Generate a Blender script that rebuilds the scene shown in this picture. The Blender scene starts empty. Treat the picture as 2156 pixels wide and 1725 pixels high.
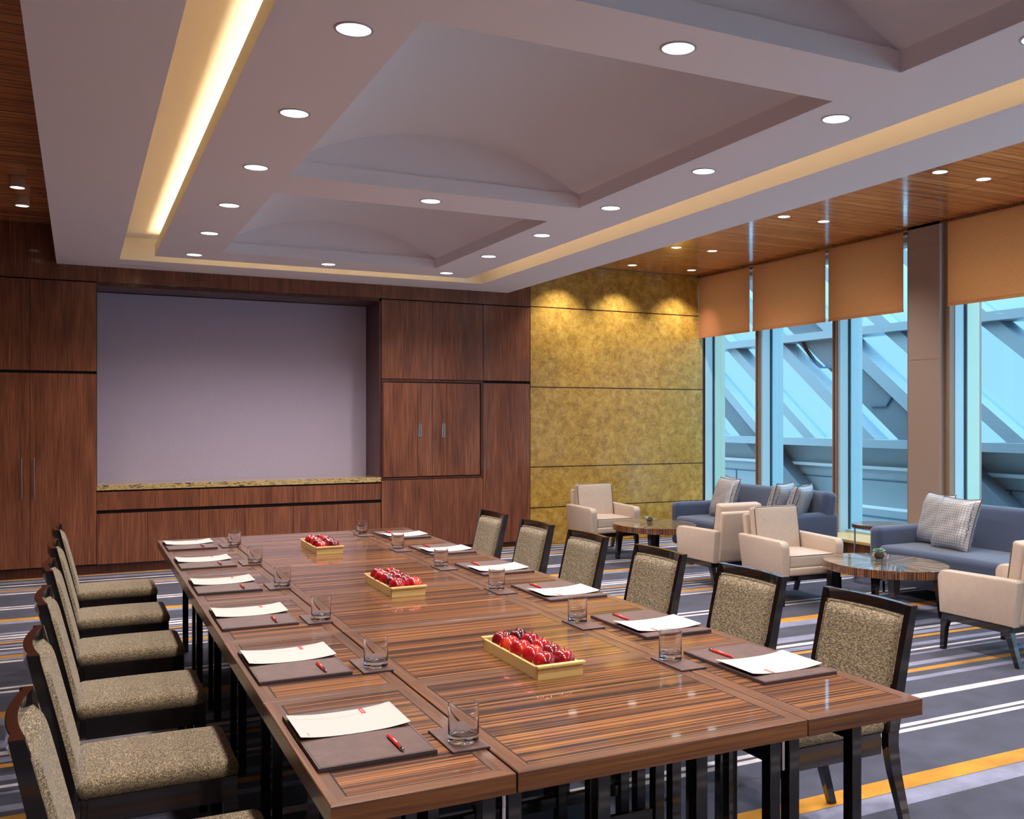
import bpy, bmesh, math, random
from mathutils import Vector, Matrix
PI = math.pi
S = bpy.context.scene
COL = S.collection
random.seed(7)

# ------------------------------------------------------------------ camera
cam_d = bpy.data.cameras.new('camera'); cam = bpy.data.objects.new('camera', cam_d); COL.objects.link(cam)
cam_d.sensor_width = 36; cam_d.lens = 2080/2156*36
cam_d.shift_x = (1078-1280)/2156; cam_d.shift_y = (882-862.5)/2156
cam.location = (0, 0, 1.58); cam.rotation_euler = (PI/2, 0, -math.atan2(0.4726, 0.8813))
cam_d.clip_start = .05; cam_d.clip_end = 300
S.camera = cam
# ------------------------------------------------------------------ view / exposure
S.view_settings.view_transform = 'Standard'; S.view_settings.look = 'None'
S.view_settings.gamma = 1; S.view_settings.use_curve_mapping = False
S.view_settings.exposure = 0.3
# ------------------------------------------------------------------ sky
W = bpy.data.worlds.new('sky'); S.world = W; W.use_nodes = True
# overcast sky, brighter towards the zenith
wn_ = W.node_tree.nodes; wl_ = W.node_tree.links; bg = wn_['Background']; bg.inputs[0].default_value = (0.80, 0.92, 1.0, 1)
tc_ = wn_.new('ShaderNodeTexCoord'); sx_ = wn_.new('ShaderNodeSeparateXYZ'); mr_ = wn_.new('ShaderNodeMapRange')
mr_.inputs['From Min'].default_value = .08; mr_.inputs['From Max'].default_value = .9; mr_.inputs['To Min'].default_value = 1.3; mr_.inputs['To Max'].default_value = 7.6
wl_.new(tc_.outputs['Generated'], sx_.inputs[0]); wl_.new(sx_.outputs[2], mr_.inputs['Value']); wl_.new(mr_.outputs[0], bg.inputs[1])
# lamp powers
P_DOWN, P_WOOD, P_WASH, P_COVE = 10.8, 8, 80, 1.8
WARM = (1.0, 0.92, 0.85)
CL = 3.13          # underside of white ceiling
ZW = 3.525         # timber ceiling
TZ = 0.75          # table top

# ------------------------------------------------------------------ materials
def lin(c):
    return tuple(((v/255)/12.92 if v/255 <= .04045 else ((v/255+.055)/1.055)**2.4) for v in c) + (1,)
MAT = {}
def mat(name, col=(200,200,200), rough=.5, metal=0, coat=0, coat_r=.05, spec=.5, trans=0, ior=1.45, emit=None, es=0, sheen=0):
    m = bpy.data.materials.new(name); m.use_nodes = True; MAT[name] = m
    b = m.node_tree.nodes['Principled BSDF']; I = b.inputs
    I['Base Color'].default_value = lin(col); I['Roughness'].default_value = rough; I['Metallic'].default_value = metal
    I['Coat Weight'].default_value = coat; I['Coat Roughness'].default_value = coat_r
    I['Specular IOR Level'].default_value = spec; I['Transmission Weight'].default_value = trans; I['IOR'].default_value = ior
    if sheen: I['Sheen Weight'].default_value = sheen; I['Sheen Roughness'].default_value = .4
    if emit: I['Emission Color'].default_value = lin(emit); I['Emission Strength'].default_value = es
    return m
class NT:
    def __init__(s, m): s.m = m; s.t = m.node_tree; s.b = s.t.nodes.get('Principled BSDF')
    def n(s, typ, **kw):
        x = s.t.nodes.new(typ)
        for k, v in kw.items(): setattr(x, k, v)
        return x
    def l(s, a, b): s.t.links.new(a, b)
    def coord(s, kind='Object', scale=(1,1,1), rnd=False, rot=(0,0,0)):
        tc = s.n('ShaderNodeTexCoord'); mp = s.n('ShaderNodeMapping'); mp.inputs['Scale'].default_value = scale; mp.inputs['Rotation'].default_value = rot
        s.l(tc.outputs[kind], mp.inputs['Vector'])
        if rnd:
            oi = s.n('ShaderNodeObjectInfo'); mu = s.n('ShaderNodeMath', operation='MULTIPLY'); mu.inputs[1].default_value = 37.3
            s.l(oi.outputs['Random'], mu.inputs[0]); ad = s.n('ShaderNodeVectorMath', operation='ADD')
            s.l(mp.outputs[0], ad.inputs[0]); s.l(mu.outputs[0], ad.inputs[1]); return ad.outputs[0]
        return mp.outputs[0]
    def noise(s, vec, scale=1, detail=3, rough=.5, dist=0):
        x = s.n('ShaderNodeTexNoise'); x.inputs['Scale'].default_value = scale; x.inputs['Detail'].default_value = detail
        x.inputs['Roughness'].default_value = rough; x.inputs['Distortion'].default_value = dist; s.l(vec, x.inputs['Vector']); return x.outputs[0]
    def ramp(s, fac, stops, interp='LINEAR'):
        x = s.n('ShaderNodeValToRGB'); r = x.color_ramp; r.interpolation = interp
        while len(r.elements) < len(stops): r.elements.new(.5)
        for e, (p, c) in zip(r.elements, stops): e.position = p; e.color = lin(c)
        s.l(fac, x.inputs[0]); return x.outputs[0]
    def mix(s, a, b, fac, mode='MIX'):
        x = s.n('ShaderNodeMix', data_type='RGBA', blend_type=mode)
        for sock, v in ((x.inputs[0], fac), (x.inputs[6], a), (x.inputs[7], b)):
            if isinstance(v, (int, float)): sock.default_value = v
            elif isinstance(v, tuple): sock.default_value = v
            else: s.l(v, sock)
        return x.outputs[2]
    def math(s, op, a, b=None, c=None):
        x = s.n('ShaderNodeMath', operation=op)
        for i, v in enumerate((a, b, c)):
            if v is None: continue
            if isinstance(v, (int, float)): x.inputs[i].default_value = v
            else: s.l(v, x.inputs[i])
        return x.outputs[0]
    def bump(s, h, strength=.3, dist=.01):
        x = s.n('ShaderNodeBump'); x.inputs['Strength'].default_value = strength; x.inputs['Distance'].default_value = dist
        s.l(h, x.inputs['Height']); s.l(x.outputs[0], s.b.inputs['Normal'])
    def base(s, c): s.l(c, s.b.inputs['Base Color'])

def wood(name, axis, c0, c1, c2, fine=90, rough=.3, coat=.6, rnd=False, broad=3.0, coat_r=.06, coord='Object'):
    m = mat(name, rough=rough, coat=coat, coat_r=coat_r); t = NT(m)
    sc = [fine]*3; sc[axis] = fine*.02; sb = [broad*3]*3; sb[axis] = broad*.35
    f = t.noise(t.coord(coord, tuple(sc), rnd), 1, 4, .6); b = t.noise(t.coord(coord, tuple(sb), rnd), 1, 2, .5, .6)
    sk = [70]*3; sk[axis] = 9
    f2 = t.math('MULTIPLY_ADD', b, .32, t.math('MULTIPLY', f, .68))
    t.base(t.ramp(f2, [(.34, c0), (.5, c1), (.64, c2)]))
    return m
wood('cab_wood', 2, (76,40,28), (118,68,46), (148,92,64), fine=130, rough=.38, coat=.25, rnd=True)
wood('cab_wood_dark', 2, (52,26,18), (74,36,26), (96,50,34), rough=.4, coat=.2)
wood('bench_wood', 2, (80,42,16), (120,68,30), (150,92,46), rough=.35, coat=.4)
wood('edge_wood', 0, (66,36,18), (96,56,30), (122,76,42), fine=120, rough=.4, coat=.5, rnd=True)
wood('edge_wood_y', 1, (66,36,18), (98,58,30), (126,78,42), fine=120, rough=.4, coat=.5, rnd=True)
# zebra veneer, grain along x
m = mat('zebra', rough=.4, coat=.85, coat_r=.04, spec=.2); t = NT(m)
f = t.noise(t.coord('Object', (.4, 92, 1), True), 1, 2, .6, .1); g = t.noise(t.coord('Object', (.5, 22, 1), True), 1, 2, .5)
k = t.math('MULTIPLY_ADD', g, .25, t.math('MULTIPLY', f, .75))
t.base(t.ramp(k, [(.42, (30,16,10)), (.47, (66,36,20)), (.52, (118,70,38)), (.60, (156,102,56))]))
# coffee table veneer: uv.x = across grain
m = mat('star_veneer', rough=.35, coat=.8, coat_r=.02); t = NT(m)
f = t.noise(t.coord('UV', (60, 1.0, 1)), 1, 3, .6)
t.base(t.ramp(f, [(.42, (32,22,15)), (.5, (100,78,54)), (.57, (170,142,106))]))
m = mat('star_edge', rough=.3, coat=1, coat_r=.03); t = NT(m)
f = t.noise(t.coord('UV', (120, 1, 1)), 1, 2, .7)
t.base(t.ramp(f, [(.38, (30,18,12)), (.5, (84,48,26)), (.62, (164,104,56))]))
# timber ceiling: planks run along x, joints across y
def plank_mat(name, seamx):
    m = mat(name, rough=.24, coat=.75, coat_r=.1); t = NT(m)
    tc = t.n('ShaderNodeTexCoord'); sp = t.n('ShaderNodeSeparateXYZ'); t.l(tc.outputs['Object'], sp.inputs[0])
    yy = t.math('DIVIDE', sp.outputs[1], .135); fl_ = t.math('FLOOR', yy); fr = t.math('SUBTRACT', yy, fl_)
    gr = t.math('LESS_THAN', fr, .085)
    for sx in seamx:
        gr = t.math('MAXIMUM', gr, t.math('LESS_THAN', t.math('ABSOLUTE', t.math('SUBTRACT', sp.outputs[0], sx)), .006))
    cb = t.n('ShaderNodeCombineXYZ'); t.l(t.math('MULTIPLY', sp.outputs[0], 1.2), cb.inputs[0]); t.l(t.math('MULTIPLY', sp.outputs[1], 60), cb.inputs[1]); t.l(t.math('MULTIPLY', fl_, 3.7), cb.inputs[2])
    f = t.noise(cb.outputs[0], 1, 4, .6)
    wn = t.n('ShaderNodeTexWhiteNoise', noise_dimensions='1D'); t.l(fl_, wn.inputs['W'])
    k = t.math('MULTIPLY_ADD', wn.outputs[0], .14, t.math('MULTIPLY', f, .86))
    c = t.ramp(k, [(.3, (140,76,36)), (.5, (214,132,74)), (.7, (240,178,118))])
    t.base(t.mix(c, lin((30,12,6)), gr))
    return m
plank_mat('plank_ceiling', (6.6, 5.55)); 
# plaster
m = mat('plaster', (232,224,228), rough=.85)
mat('plaster_cove', (238,226,206), rough=.85)
mat('gap_shade_inlay', (28,16,12), rough=.8)  # painted shade in cabinet gaps; also black table inlay and mullion line
# gold marble wall
m = mat('gold_marble', rough=.3, coat=.35, coat_r=.12); t = NT(m)
v1 = t.coord('Object', (1,1,1)); a = t.noise(v1, 11, 6, .7, .3); b = t.noise(v1, 85, 3, .7, 1.2)
vo = t.n('ShaderNodeTexVoronoi', feature='DISTANCE_TO_EDGE'); vo.inputs['Scale'].default_value = 5
wv = t.n('ShaderNodeVectorMath', operation='MULTIPLY_ADD'); nz = t.n('ShaderNodeTexNoise'); nz.inputs['Scale'].default_value = 6; nz.inputs['Detail'].default_value = 5; t.l(v1, nz.inputs['Vector'])
t.l(nz.outputs[1], wv.inputs[0]); wv.inputs[1].default_value = (.35,.35,.35); t.l(v1, wv.inputs[2]); t.l(wv.outputs[0], vo.inputs['Vector'])
c = t.ramp(a, [(.34, (150,112,42)), (.5, (180,140,56)), (.66, (202,164,82))])
c = t.mix(c, lin((226,204,150)), t.ramp(b, [(.57, (0,0,0)), (.63, (190,190,190))]))
c = t.mix(c, lin((100,70,34)), t.math('MULTIPLY', t.math('LESS_THAN', vo.outputs[0], .012), .45))
t.base(c)
# countertop marble
m = mat('counter_marble', rough=.15, coat=.6); t = NT(m)
a = t.noise(t.coord('Object', (3, 3, 9)), 2.2, 6, .7, 2.2)
t.base(t.ramp(a, [(.40, (60,56,62)), (.45, (176,146,92)), (.56, (206,182,128)), (.60, (92,76,60)), (.63, (196,168,114))]))
# woven screen fabric
m = mat('screen_fabric', rough=.9); t = NT(m)
a = t.noise(t.coord('Object', (60, 60, 240)), 1, 2, .6)
t.base(t.ramp(a, [(.3, (166,156,180)), (.7, (188,178,200))]))
# tweed
def tweed(name, c0, c1, c2, s=230):
    m = mat(name, rough=.95, sheen=.25); t = NT(m)
    a = t.noise(t.coord('Object', (s, s*.22, s*.9)), 1, 2, .6); b = t.noise(t.coord('Object', (s*.22, s, s*.5)), 1, 2, .6)
    k = t.math('MULTIPLY_ADD', a, .68, t.math('MULTIPLY', b, .32))
    t.base(t.ramp(k, [(.34, c0), (.49, c1), (.62, c2)])); t.bump(k, .5, .004); return m
tweed('tweed', (44,36,29), (106,91,71), (170,152,123), 330)
# leather
def leather(name, col, rough=.45, s=60, lo_=.88, hi_=1.08):
    m = mat(name, col, rough=rough); t = NT(m); a = t.noise(t.coord('Object', (1,1,1)), s, 4, .6)
    lo = tuple(int(v*lo_) for v in col); hi = tuple(min(255, int(v*hi_)) for v in col)
    t.base(t.ramp(a, [(.3, lo), (.7, hi)])); t.bump(a, .12, .002); return m
leather('cream_leather', (196,176,160), .42, 26, .97, 1.02)
leather('pad_leather', (92,68,64), .5, 22)
mat('pad_edge', (58,46,54), .55)
m = leather('sofa_fabric', (64,78,108), .95, 260); m.node_tree.nodes['Principled BSDF'].inputs['Sheen Weight'].default_value = .5
# satin pillow with linked-hexagon outline
m = mat('pillow_satin', rough=.36, spec=.6, metal=.25); t = NT(m)
vo = t.n('ShaderNodeTexVoronoi', feature='DISTANCE_TO_EDGE'); vo.inputs['Scale'].default_value = 36; vo.inputs['Randomness'].default_value = .25
t.l(t.coord('UV', (1, 1.25, 1)), vo.inputs['Vector'])
t.base(t.mix(lin((196,196,202)), lin((92,96,106)), t.math('LESS_THAN', vo.outputs[0], .06)))
mat('piping', (96,84,74), .6)
mat('lacquer', (20,13,14), rough=.22, coat=.8, coat_r=.06)
mat('lacquer_brown', (58,26,14), rough=.25, coat=.8, coat_r=.08)
mat('chrome', (205,205,208), rough=.15, metal=1)
mat('nickel', (196,188,176), rough=.3, metal=1)
mat('paper', (182,176,172), rough=.75)
mat('red_ink', (190,30,26), rough=.5)
mat('grey_ink', (150,140,138), rough=.6)
mat('pink_ink', (206,160,150), rough=.6)
mat('red_plastic', (222,36,24), rough=.25, coat=.5)
mat('bamboo', (214,180,116), rough=.4, coat=.2)
mat('glass', (250,252,255), rough=0, trans=1, ior=1.45)
mat('lamp_glow', (255,255,255), emit=(255,250,242), es=3)
mat('lamp_trim', (176,172,176), rough=.4)
mat('fixture_white', (214,200,184), rough=.5)
mat('mullion_brown', (150,122,104), rough=.5)
mat('column_paint', (166,144,132), rough=.6)
mat('frame_blue', (178,206,216), rough=.45)
mat('frame_green', (206,216,196), rough=.5)
mat('joint_dark', (20,34,52), rough=.6)
mat('steel_ext', (124,140,150), rough=.5)
mat('steel_dark', (84,98,110), rough=.55)
mat('clad', (132,146,154), rough=.5)
mat('clad_joint', (50,84,112), rough=.6)
mat('terrace', (190,196,198), rough=.8)
mat('white_rail', (190,198,202), rough=.5)
mat('rear_wall', (150,136,124), rough=.8)
mat('soil', (112,74,50), rough=.9)
m = mat('apple', rough=.18, coat=.7, coat_r=.08); t = NT(m)
a = t.noise(t.coord('Object', (22,22,7), True), 1, 3, .5); b = t.noise(t.coord('Object', (90,90,90)), 1, 1, .5)
oi = t.n('ShaderNodeObjectInfo'); k = t.math('MULTIPLY_ADD', oi.outputs['Random'], .30, t.math('MULTIPLY', a, .7))
c = t.ramp(k, [(.30, (66,10,20)), (.46, (128,14,24)), (.60, (176,26,26)), (.72, (206,66,36))])
t.base(t.mix(c, lin((214,150,120)), t.math('MULTIPLY', t.math('GREATER_THAN', b, .72), .6)))
mat('stem', (84,60,36), .8)
m = mat('succulent', rough=.5); t = NT(m)
t.base(t.ramp(t.noise(t.coord('Object', (1,1,1)), 40, 2), [(.35, (40,96,60)), (.65, (150,190,140))]))
# blind fabric: lets some daylight through
m = mat('blind', (214,172,128), rough=.9); t = NT(m)
a = t.noise(t.coord('Object', (30, 180, 30)), 1, 2, .6); bc = t.ramp(a, [(.3, (232,164,118)), (.7, (246,186,140))]); t.base(bc)
tr = t.n('ShaderNodeBsdfTranslucent'); t.l(bc, tr.inputs[0]); mx = t.n('ShaderNodeMixShader'); mx.inputs[0].default_value = .72
out = t.t.nodes['Material Output']; t.l(t.b.outputs[0], mx.inputs[1]); t.l(tr.outputs[0], mx.inputs[2]); t.l(mx.outputs[0], out.inputs[0])
# window glass: thin tinted pane
def pane_mat(name, tint, gl=.06):
    m = bpy.data.materials.new(name); m.use_nodes = True; MAT[name] = m; n = m.node_tree.nodes; n.clear(); L = m.node_tree.links
    o = n.new('ShaderNodeOutputMaterial'); tr = n.new('ShaderNodeBsdfTransparent'); tr.inputs[0].default_value = lin(tint)
    g = n.new('ShaderNodeBsdfGlossy'); g.inputs['Roughness'].default_value = .02; mx = n.new('ShaderNodeMixShader'); mx.inputs[0].default_value = gl
    L.new(tr.outputs[0], mx.inputs[1]); L.new(g.outputs[0], mx.inputs[2]); L.new(mx.outputs[0], o.inputs[0])
pane_mat('pane', (192,226,242)); pane_mat('pane_ext', (192,224,240), .04)
# carpet colours
def carpet(name, c):
    m = mat(name, rough=1, sheen=.15); t = NT(m); a = t.noise(t.coord('Object', (1,1,1)), 420, 2, .7); b = t.noise(t.coord('Object', (1,1,1)), 5, 3, .6)
    k = t.math('MULTIPLY_ADD', a, .55, t.math('MULTIPLY', b, .45))
    lo = tuple(int(v*.72) for v in c); hi = tuple(min(255, int(v*1.25)) for v in c)
    t.base(t.ramp(k, [(.32, lo), (.68, hi)])); t.bump(a, .6, .004)
carpet('cp_base', (63,64,83)); carpet('cp_light', (124,126,150)); carpet('cp_white', (200,194,200)); carpet('cp_gold', (184,128,32)); carpet('cp_dark', (52,46,58))

# ------------------------------------------------------------------ mesh helpers
def new_bm(): return bmesh.new()
def link(name, bm, mats, parent=None, smooth=False, loc=None):
    me = bpy.data.meshes.new(name); bm.to_mesh(me); bm.free()
    for mm in ([mats] if isinstance(mats, str) else mats): me.materials.append(MAT[mm])
    if smooth:
        for p in me.polygons: p.use_smooth = True
        try: me.set_sharp_from_angle(angle=math.radians(38))
        except Exception: pass
    o = bpy.data.objects.new(name, me); COL.objects.link(o)
    if parent is not None: o.parent = parent
    if loc is not None: o.location = loc
    return o
def box(bm, x0, x1, y0, y1, z0, z1, mi=0, bev=0, M=None):
    g = bmesh.ops.create_cube(bm, size=1); vs = g['verts']
    for v in vs:
        v.co = Vector((x0+(v.co.x+.5)*(x1-x0), y0+(v.co.y+.5)*(y1-y0), z0+(v.co.z+.5)*(z1-z0)))
    fs = {f for v in vs for f in v.link_faces}
    for f in fs: f.material_index = mi
    if bev:
        r = bmesh.ops.bevel(bm, geom=list({e for v in vs for e in v.link_edges}), offset=bev, segments=2, affect='EDGES', profile=.7)
        vs = list({v for f in r['faces'] for v in f.verts} | {v for v in vs if v.is_valid})
        for f in {f for v in vs for f in v.link_faces}: f.material_index = mi
    if M is not None: bmesh.ops.transform(bm, matrix=M, verts=[v for v in vs if v.is_valid])
    return vs
def quad(bm, pts, mi=0):
    f = bm.faces.new([bm.verts.new(p) for p in pts]); f.material_index = mi; return f
def loft(bm, secs, mi=0, cap=True, closed=True):
    rings = [[bm.verts.new(p) for p in s] for s in secs]; n = len(secs[0])
    for a, b in zip(rings, rings[1:]):
        for i in range(n if closed else n-1):
            f = bm.faces.new((a[i], a[(i+1) % n], b[(i+1) % n], b[i])); f.material_index = mi
    if cap:
        for r in (list(reversed(rings[0])), rings[-1]):
            f = bm.faces.new(r); f.material_index = mi
    return rings
def rect_loft(bm, path, mi=0):     # path of (x,y,z,wx,wy)
    loft(bm, [[(x-a/2, y-b/2, z), (x+a/2, y-b/2, z), (x+a/2, y+b/2, z), (x-a/2, y+b/2, z)] for x, y, z, a, b in path], mi)
def lathe(bm, prof, n=32, c=(0,0,0), mi=0, ex=1, ey=1):
    rings = []
    for r, z in prof:
        if r < 1e-6: rings.append([bm.verts.new((c[0], c[1], c[2]+z))])
        else: rings.append([bm.verts.new((c[0]+r*ex*math.cos(2*PI*i/n), c[1]+r*ey*math.sin(2*PI*i/n), c[2]+z)) for i in range(n)])
    for a, b in zip(rings, rings[1:]):
        for i in range(n):
            j = (i+1) % n
            if len(a) == 1 and len(b) == 1: continue
            if len(a) == 1: f = bm.faces.new((a[0], b[j], b[i]))
            elif len(b) == 1: f = bm.faces.new((a[i], a[j], b[0]))
            else: f = bm.faces.new((a[i], a[j], b[j], b[i]))
            f.material_index = mi
def rbox(bm, c, h, r, seg=3, mid=4, puff=(0,0,0), mi=0, M=None, uv=False):
    """soft box: centre c, half sizes h, corner radius r, bulge per axis"""
    def coords(hh):
        a = [-hh + r*k/seg for k in range(seg)]; inner = [-(hh-r) + 2*(hh-r)*k/mid for k in range(mid+1)]
        return a + inner + [-v for v in reversed(a)]
    C = [coords(v) for v in h]; cache = {}
    def vert(p):
        key = tuple(round(v, 6) for v in p)
        if key in cache: return cache[key]
        q = [max(-(h[i]-r), min(h[i]-r, p[i])) for i in range(3)]; d = Vector([p[i]-q[i] for i in range(3)])
        if d.length > 1e-9:
            nz = sum(1 for v in d if abs(v) > 1e-9)
            d = d.normalized()*r if nz > 1 else d
        o = [q[i]+d[i] for i in range(3)]
        u = [p[i]/h[i] for i in range(3)]
        for i in range(3):
            if puff[i]:
                j, k = [x for x in range(3) if x != i]
                o[i] += puff[i]*max(-1, min(1, u[i]))*(1-u[j]**2)*(1-u[k]**2)
        v = bm.verts.new(Vector(o)+Vector(c)); cache[key] = v; return v
    for ax in range(3):
        j, k = [x for x in range(3) if x != ax]
        for sgn in (-1, 1):
            for a0, a1 in zip(C[j], C[j][1:]):
                for b0, b1 in zip(C[k], C[k][1:]):
                    ps = []
                    for aa, bb in ((a0,b0), (a1,b0), (a1,b1), (a0,b1)):
                        p = [0,0,0]; p[ax] = sgn*h[ax]; p[j] = aa; p[k] = bb; ps.append(vert(p))
                    if len(set(ps)) < 4: continue
                    flip = (sgn < 0) ^ (ax == 1)
                    f = bm.faces.new(ps if not flip else ps[::-1]); f.material_index = mi
    if M is not None: bmesh.ops.transform(bm, matrix=M, verts=list(cache.values()))
def tube(bm, pts, r, n=8, mi=0):
    secs = []
    for i, p in enumerate(pts):
        p = Vector(p); d = (Vector(pts[min(i+1, len(pts)-1)])-Vector(pts[max(i-1, 0)])).normalized()
        a = Vector((0,0,1)) if abs(d.z) < .9 else Vector((1,0,0)); u = d.cross(a).normalized(); v = d.cross(u)
        secs.append([p+(u*math.cos(2*PI*k/n)+v*math.sin(2*PI*k/n))*r for k in range(n)])
    loft(bm, secs, mi)
def tag(o, label, cat, group=None):
    o['label'] = label; o['category'] = cat
    if group: o['group'] = group
    return o
def struct(o): o['kind'] = 'structure'; return o
def empty(name, loc, label, cat, group=None, rz=0):
    o = bpy.data.objects.new(name, None); COL.objects.link(o); o.location = loc; o.rotation_euler = (0,0,rz)
    o.empty_display_size = .05
    return tag(o, label, cat, group)
def copy_tree(o, loc, rz, label, parent=None):
    c = o.copy(); COL.objects.link(c)
    if parent is not None: c.parent = parent
    else:
        c.location = loc; c.rotation_euler = (0,0,rz); c['label'] = label
    for ch in list(o.children): copy_tree(ch, None, None, None, c)
    return c
def place(proto, used, loc, rz, label):
    if not used: proto.location = loc; proto.rotation_euler = (0,0,rz); proto['label'] = label; return proto
    return copy_tree(proto, loc, rz, label)
ORD = ['nearest the camera', 'second from the camera', 'third from the camera', 'fourth from the camera', 'fifth from the camera', 'farthest from the camera']

# ------------------------------------------------------------------ floor
Y0, Y1, XL, XR = -3.0, 11.3, -2.6, 7.53
core = [(2.985,3.11,'l'),(3.115,3.235,'g'),(3.68,3.72,'w'),(3.745,3.785,'w'),(4.09,4.16,'w'),(4.39,4.45,'l'),(4.53,4.59,'g'),(4.65,4.72,'l'),(4.865,4.895,'l'),(4.95,4.985,'w'),
 (5.05,5.12,'l'),(5.12,5.21,'b'),(5.21,5.235,'d'),(5.235,5.29,'g'),(5.29,5.32,'d'),(5.32,5.40,'l'),(5.40,5.43,'d'),(5.43,5.49,'w'),(5.49,5.55,'d'),(5.55,5.68,'l'),
 (5.96,6.11,'l'),(6.11,6.235,'g'),(6.655,6.70,'w'),(6.70,6.755,'d'),(6.755,6.80,'w'),(7.48,7.53,'w'),(7.56,7.62,'l'),(7.62,7.71,'g'),(7.74,7.83,'l'),(7.905,7.94,'w'),(7.94,8.0,'d'),(8.0,8.06,'l'),
 (8.06,8.12,'d'),(8.12,8.165,'g'),(8.19,8.24,'l'),(8.24,8.275,'d'),(8.275,8.335,'w'),(8.335,8.37,'d'),(8.37,8.42,'w'),(8.42,8.46,'d'),(8.46,8.52,'l'),
 (8.88,8.985,'l'),(8.985,9.10,'g'),(9.54,9.595,'w'),(9.595,9.64,'d'),(9.64,9.69,'w'),(10.35,10.42,'w'),(10.42,10.46,'d'),(10.46,10.54,'l'),(10.54,10.62,'g'),(10.63,10.75,'l'),(10.75,10.84,'d'),(10.84,10.9,'w'),
 (10.9,11.0,'d'),(11.0,11.13,'l'),(11.22,11.29,'g')]
pre = [(a-5.87, b-5.87, c) for a, b, c in core if 3 < a-5.87+3 and b-5.87 < 2.72 and a > 5.9]
stripes = sorted([p for p in pre if p[1] < 2.9] + core)
bm = new_bm(); idx = {'b':0,'l':1,'w':2,'g':3,'d':4}; y = Y0
for a, b, c in stripes:
    if a < Y0: continue
    if a > y+1e-4: quad(bm, [(XL,y,0),(XR+.4,y,0),(XR+.4,a,0),(XL,a,0)], 0)
    a = max(a, y)
    quad(bm, [(XL,a,0),(XR+.4,a,0),(XR+.4,b,0),(XL,b,0)], idx[c]); y = b
quad(bm, [(XL,y,0),(XR+.4,y,0),(XR+.4,Y1+.7,0),(XL,Y1+.7,0)], 0)
struct(link('floor', bm, ['cp_base','cp_light','cp_white','cp_gold','cp_dark']))

# ------------------------------------------------------------------ walls
WY = 11.3
bm = new_bm(); box(bm, XL-.1, XL, Y0, Y1+.7, 0, 3.6); struct(link('wall_left', bm, 'cab_wood'))
bm = new_bm(); box(bm, XL, XR+.5, Y0-.1, Y0, 0, 3.6); struct(link('wall_front', bm, 'rear_wall'))
# back wall carcass around the screen niche
NX0, NX1, NZ0, NZ1, ND = .165, 3.085, .905, 2.94, .58
bm = new_bm(); box(bm, XL, 4.96, WY+ND+.02, WY+.7, 0, ZW+.05, 0)
struct(link('wall_back', bm, 'cab_wood_dark'))
def carcass(x0, x1, z0, z1, parent):
    bm = new_bm(); box(bm, x0-parent.location.x+.001, x1-parent.location.x-.001, .06, ND+.01, z0, z1); link('body', bm, 'cab_wood_dark', parent)
    bm = new_bm(); box(bm, x0-parent.location.x, x1-parent.location.x, .024, .06, z0+.09, z1); link('gap_shade_sheet', bm, 'gap_shade_inlay', parent)  # near-black sheet behind the doors, paints the shade in their gaps
# header panels above the cabinets
bm = new_bm(); xs = [XL, -1.45, .17, 1.63, 3.09, 4.96]
box(bm, XL, 4.96, WY+.02, WY+ND, 2.975, ZW)
for a, b in zip(xs, xs[1:]): box(bm, a+.0015, b-.0015, WY, WY+.02, 2.975, ZW, 0, .001)
struct(link('trim_1', bm, 'cab_wood'))
# gold marble wall
bm = new_bm(); zs = [0, .465, .975, 1.976, 2.98, ZW]
box(bm, 4.96, XR+.35, WY+.012, WY+.7, 0, ZW, 1)
for a, b in zip(zs, zs[1:]): box(bm, 4.965, XR+.0, WY, WY+.012, a+.006, b-.006, 0, .003)
struct(link('wall_back', bm, ['gold_marble', 'cab_wood_dark']))

# ------------------------------------------------------------------ back wall joinery
def panel(name, x0, x1, z0, z1, parent, y=WY-.0, th=.02, m='cab_wood'):
    bm = new_bm(); box(bm, x0+.002-(x0+x1)/2, x1-.002-(x0+x1)/2, -0.0, th, z0+.002, z1-.002, 0, .0015)
    return link(name, bm, m, parent, loc=Vector(((x0+x1)/2, y, 0))-parent.location)
def base_plinth(x0, x1, parent):
    bm = new_bm(); box(bm, x0, x1, .03, .05, 0, .09); link('plinth', bm, 'cab_wood_dark', parent, loc=(0, 0, 0))
def long_handle(x, door):
    bm = new_bm(); tube(bm, [(0,-.028,.79),(0,-.028,1.19)], .006, 10)
    for z in (.83, 1.15): tube(bm, [(0,-.028,z),(0,0,z)], .004, 8)
    link('handle', bm, 'chrome', door, True, loc=(x-door.location.x-door.parent.location.x, 0, 0))
for x0, x1, lab in ((-1.35, .165, 'tall wooden double wardrobe with two slim steel handles left of the screen'), (-2.6, -1.35, 'tall wooden wardrobe at the far left end of the panelled wall')):
    c = empty('wardrobe', (x0, WY, 0), lab, 'cabinet')
    xm = -.42 if x1 > 0 else (x0+x1)/2
    d1 = panel('door', x0, xm, .1, 2.035, c); d2 = panel('door', xm, x1, .1, 2.035, c)
    long_handle(xm-.07, d1); long_handle(xm+.035, d2)
    panel('upper_door', x0, xm, 2.06, 2.965, c); panel('upper_door', xm, x1, 2.06, 2.965, c); base_plinth(0, x1-x0, c); carcass(x0, x1, 0, 2.97, c)
c = empty('sideboard', (NX0, WY, 0), 'long low wooden sideboard under the grey screen and marble counter', 'cabinet')
for a, b in ((.165,1.131),(1.131,2.099),(2.099,3.085)): panel('drawer', a, b, .645, .835, c)
for a, b in ((.165,.636),(.636,1.131),(1.131,1.59),(1.59,2.099),(2.099,2.589),(2.589,3.085)): panel('door', a, b, .095, .612, c)
carcass(NX0, NX1, 0, .845, c)
base_plinth(0, NX1-NX0, c)
bm = new_bm(); box(bm, 0, NX1-NX0, 0, ND, 0, .055, 0, .003)
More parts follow.
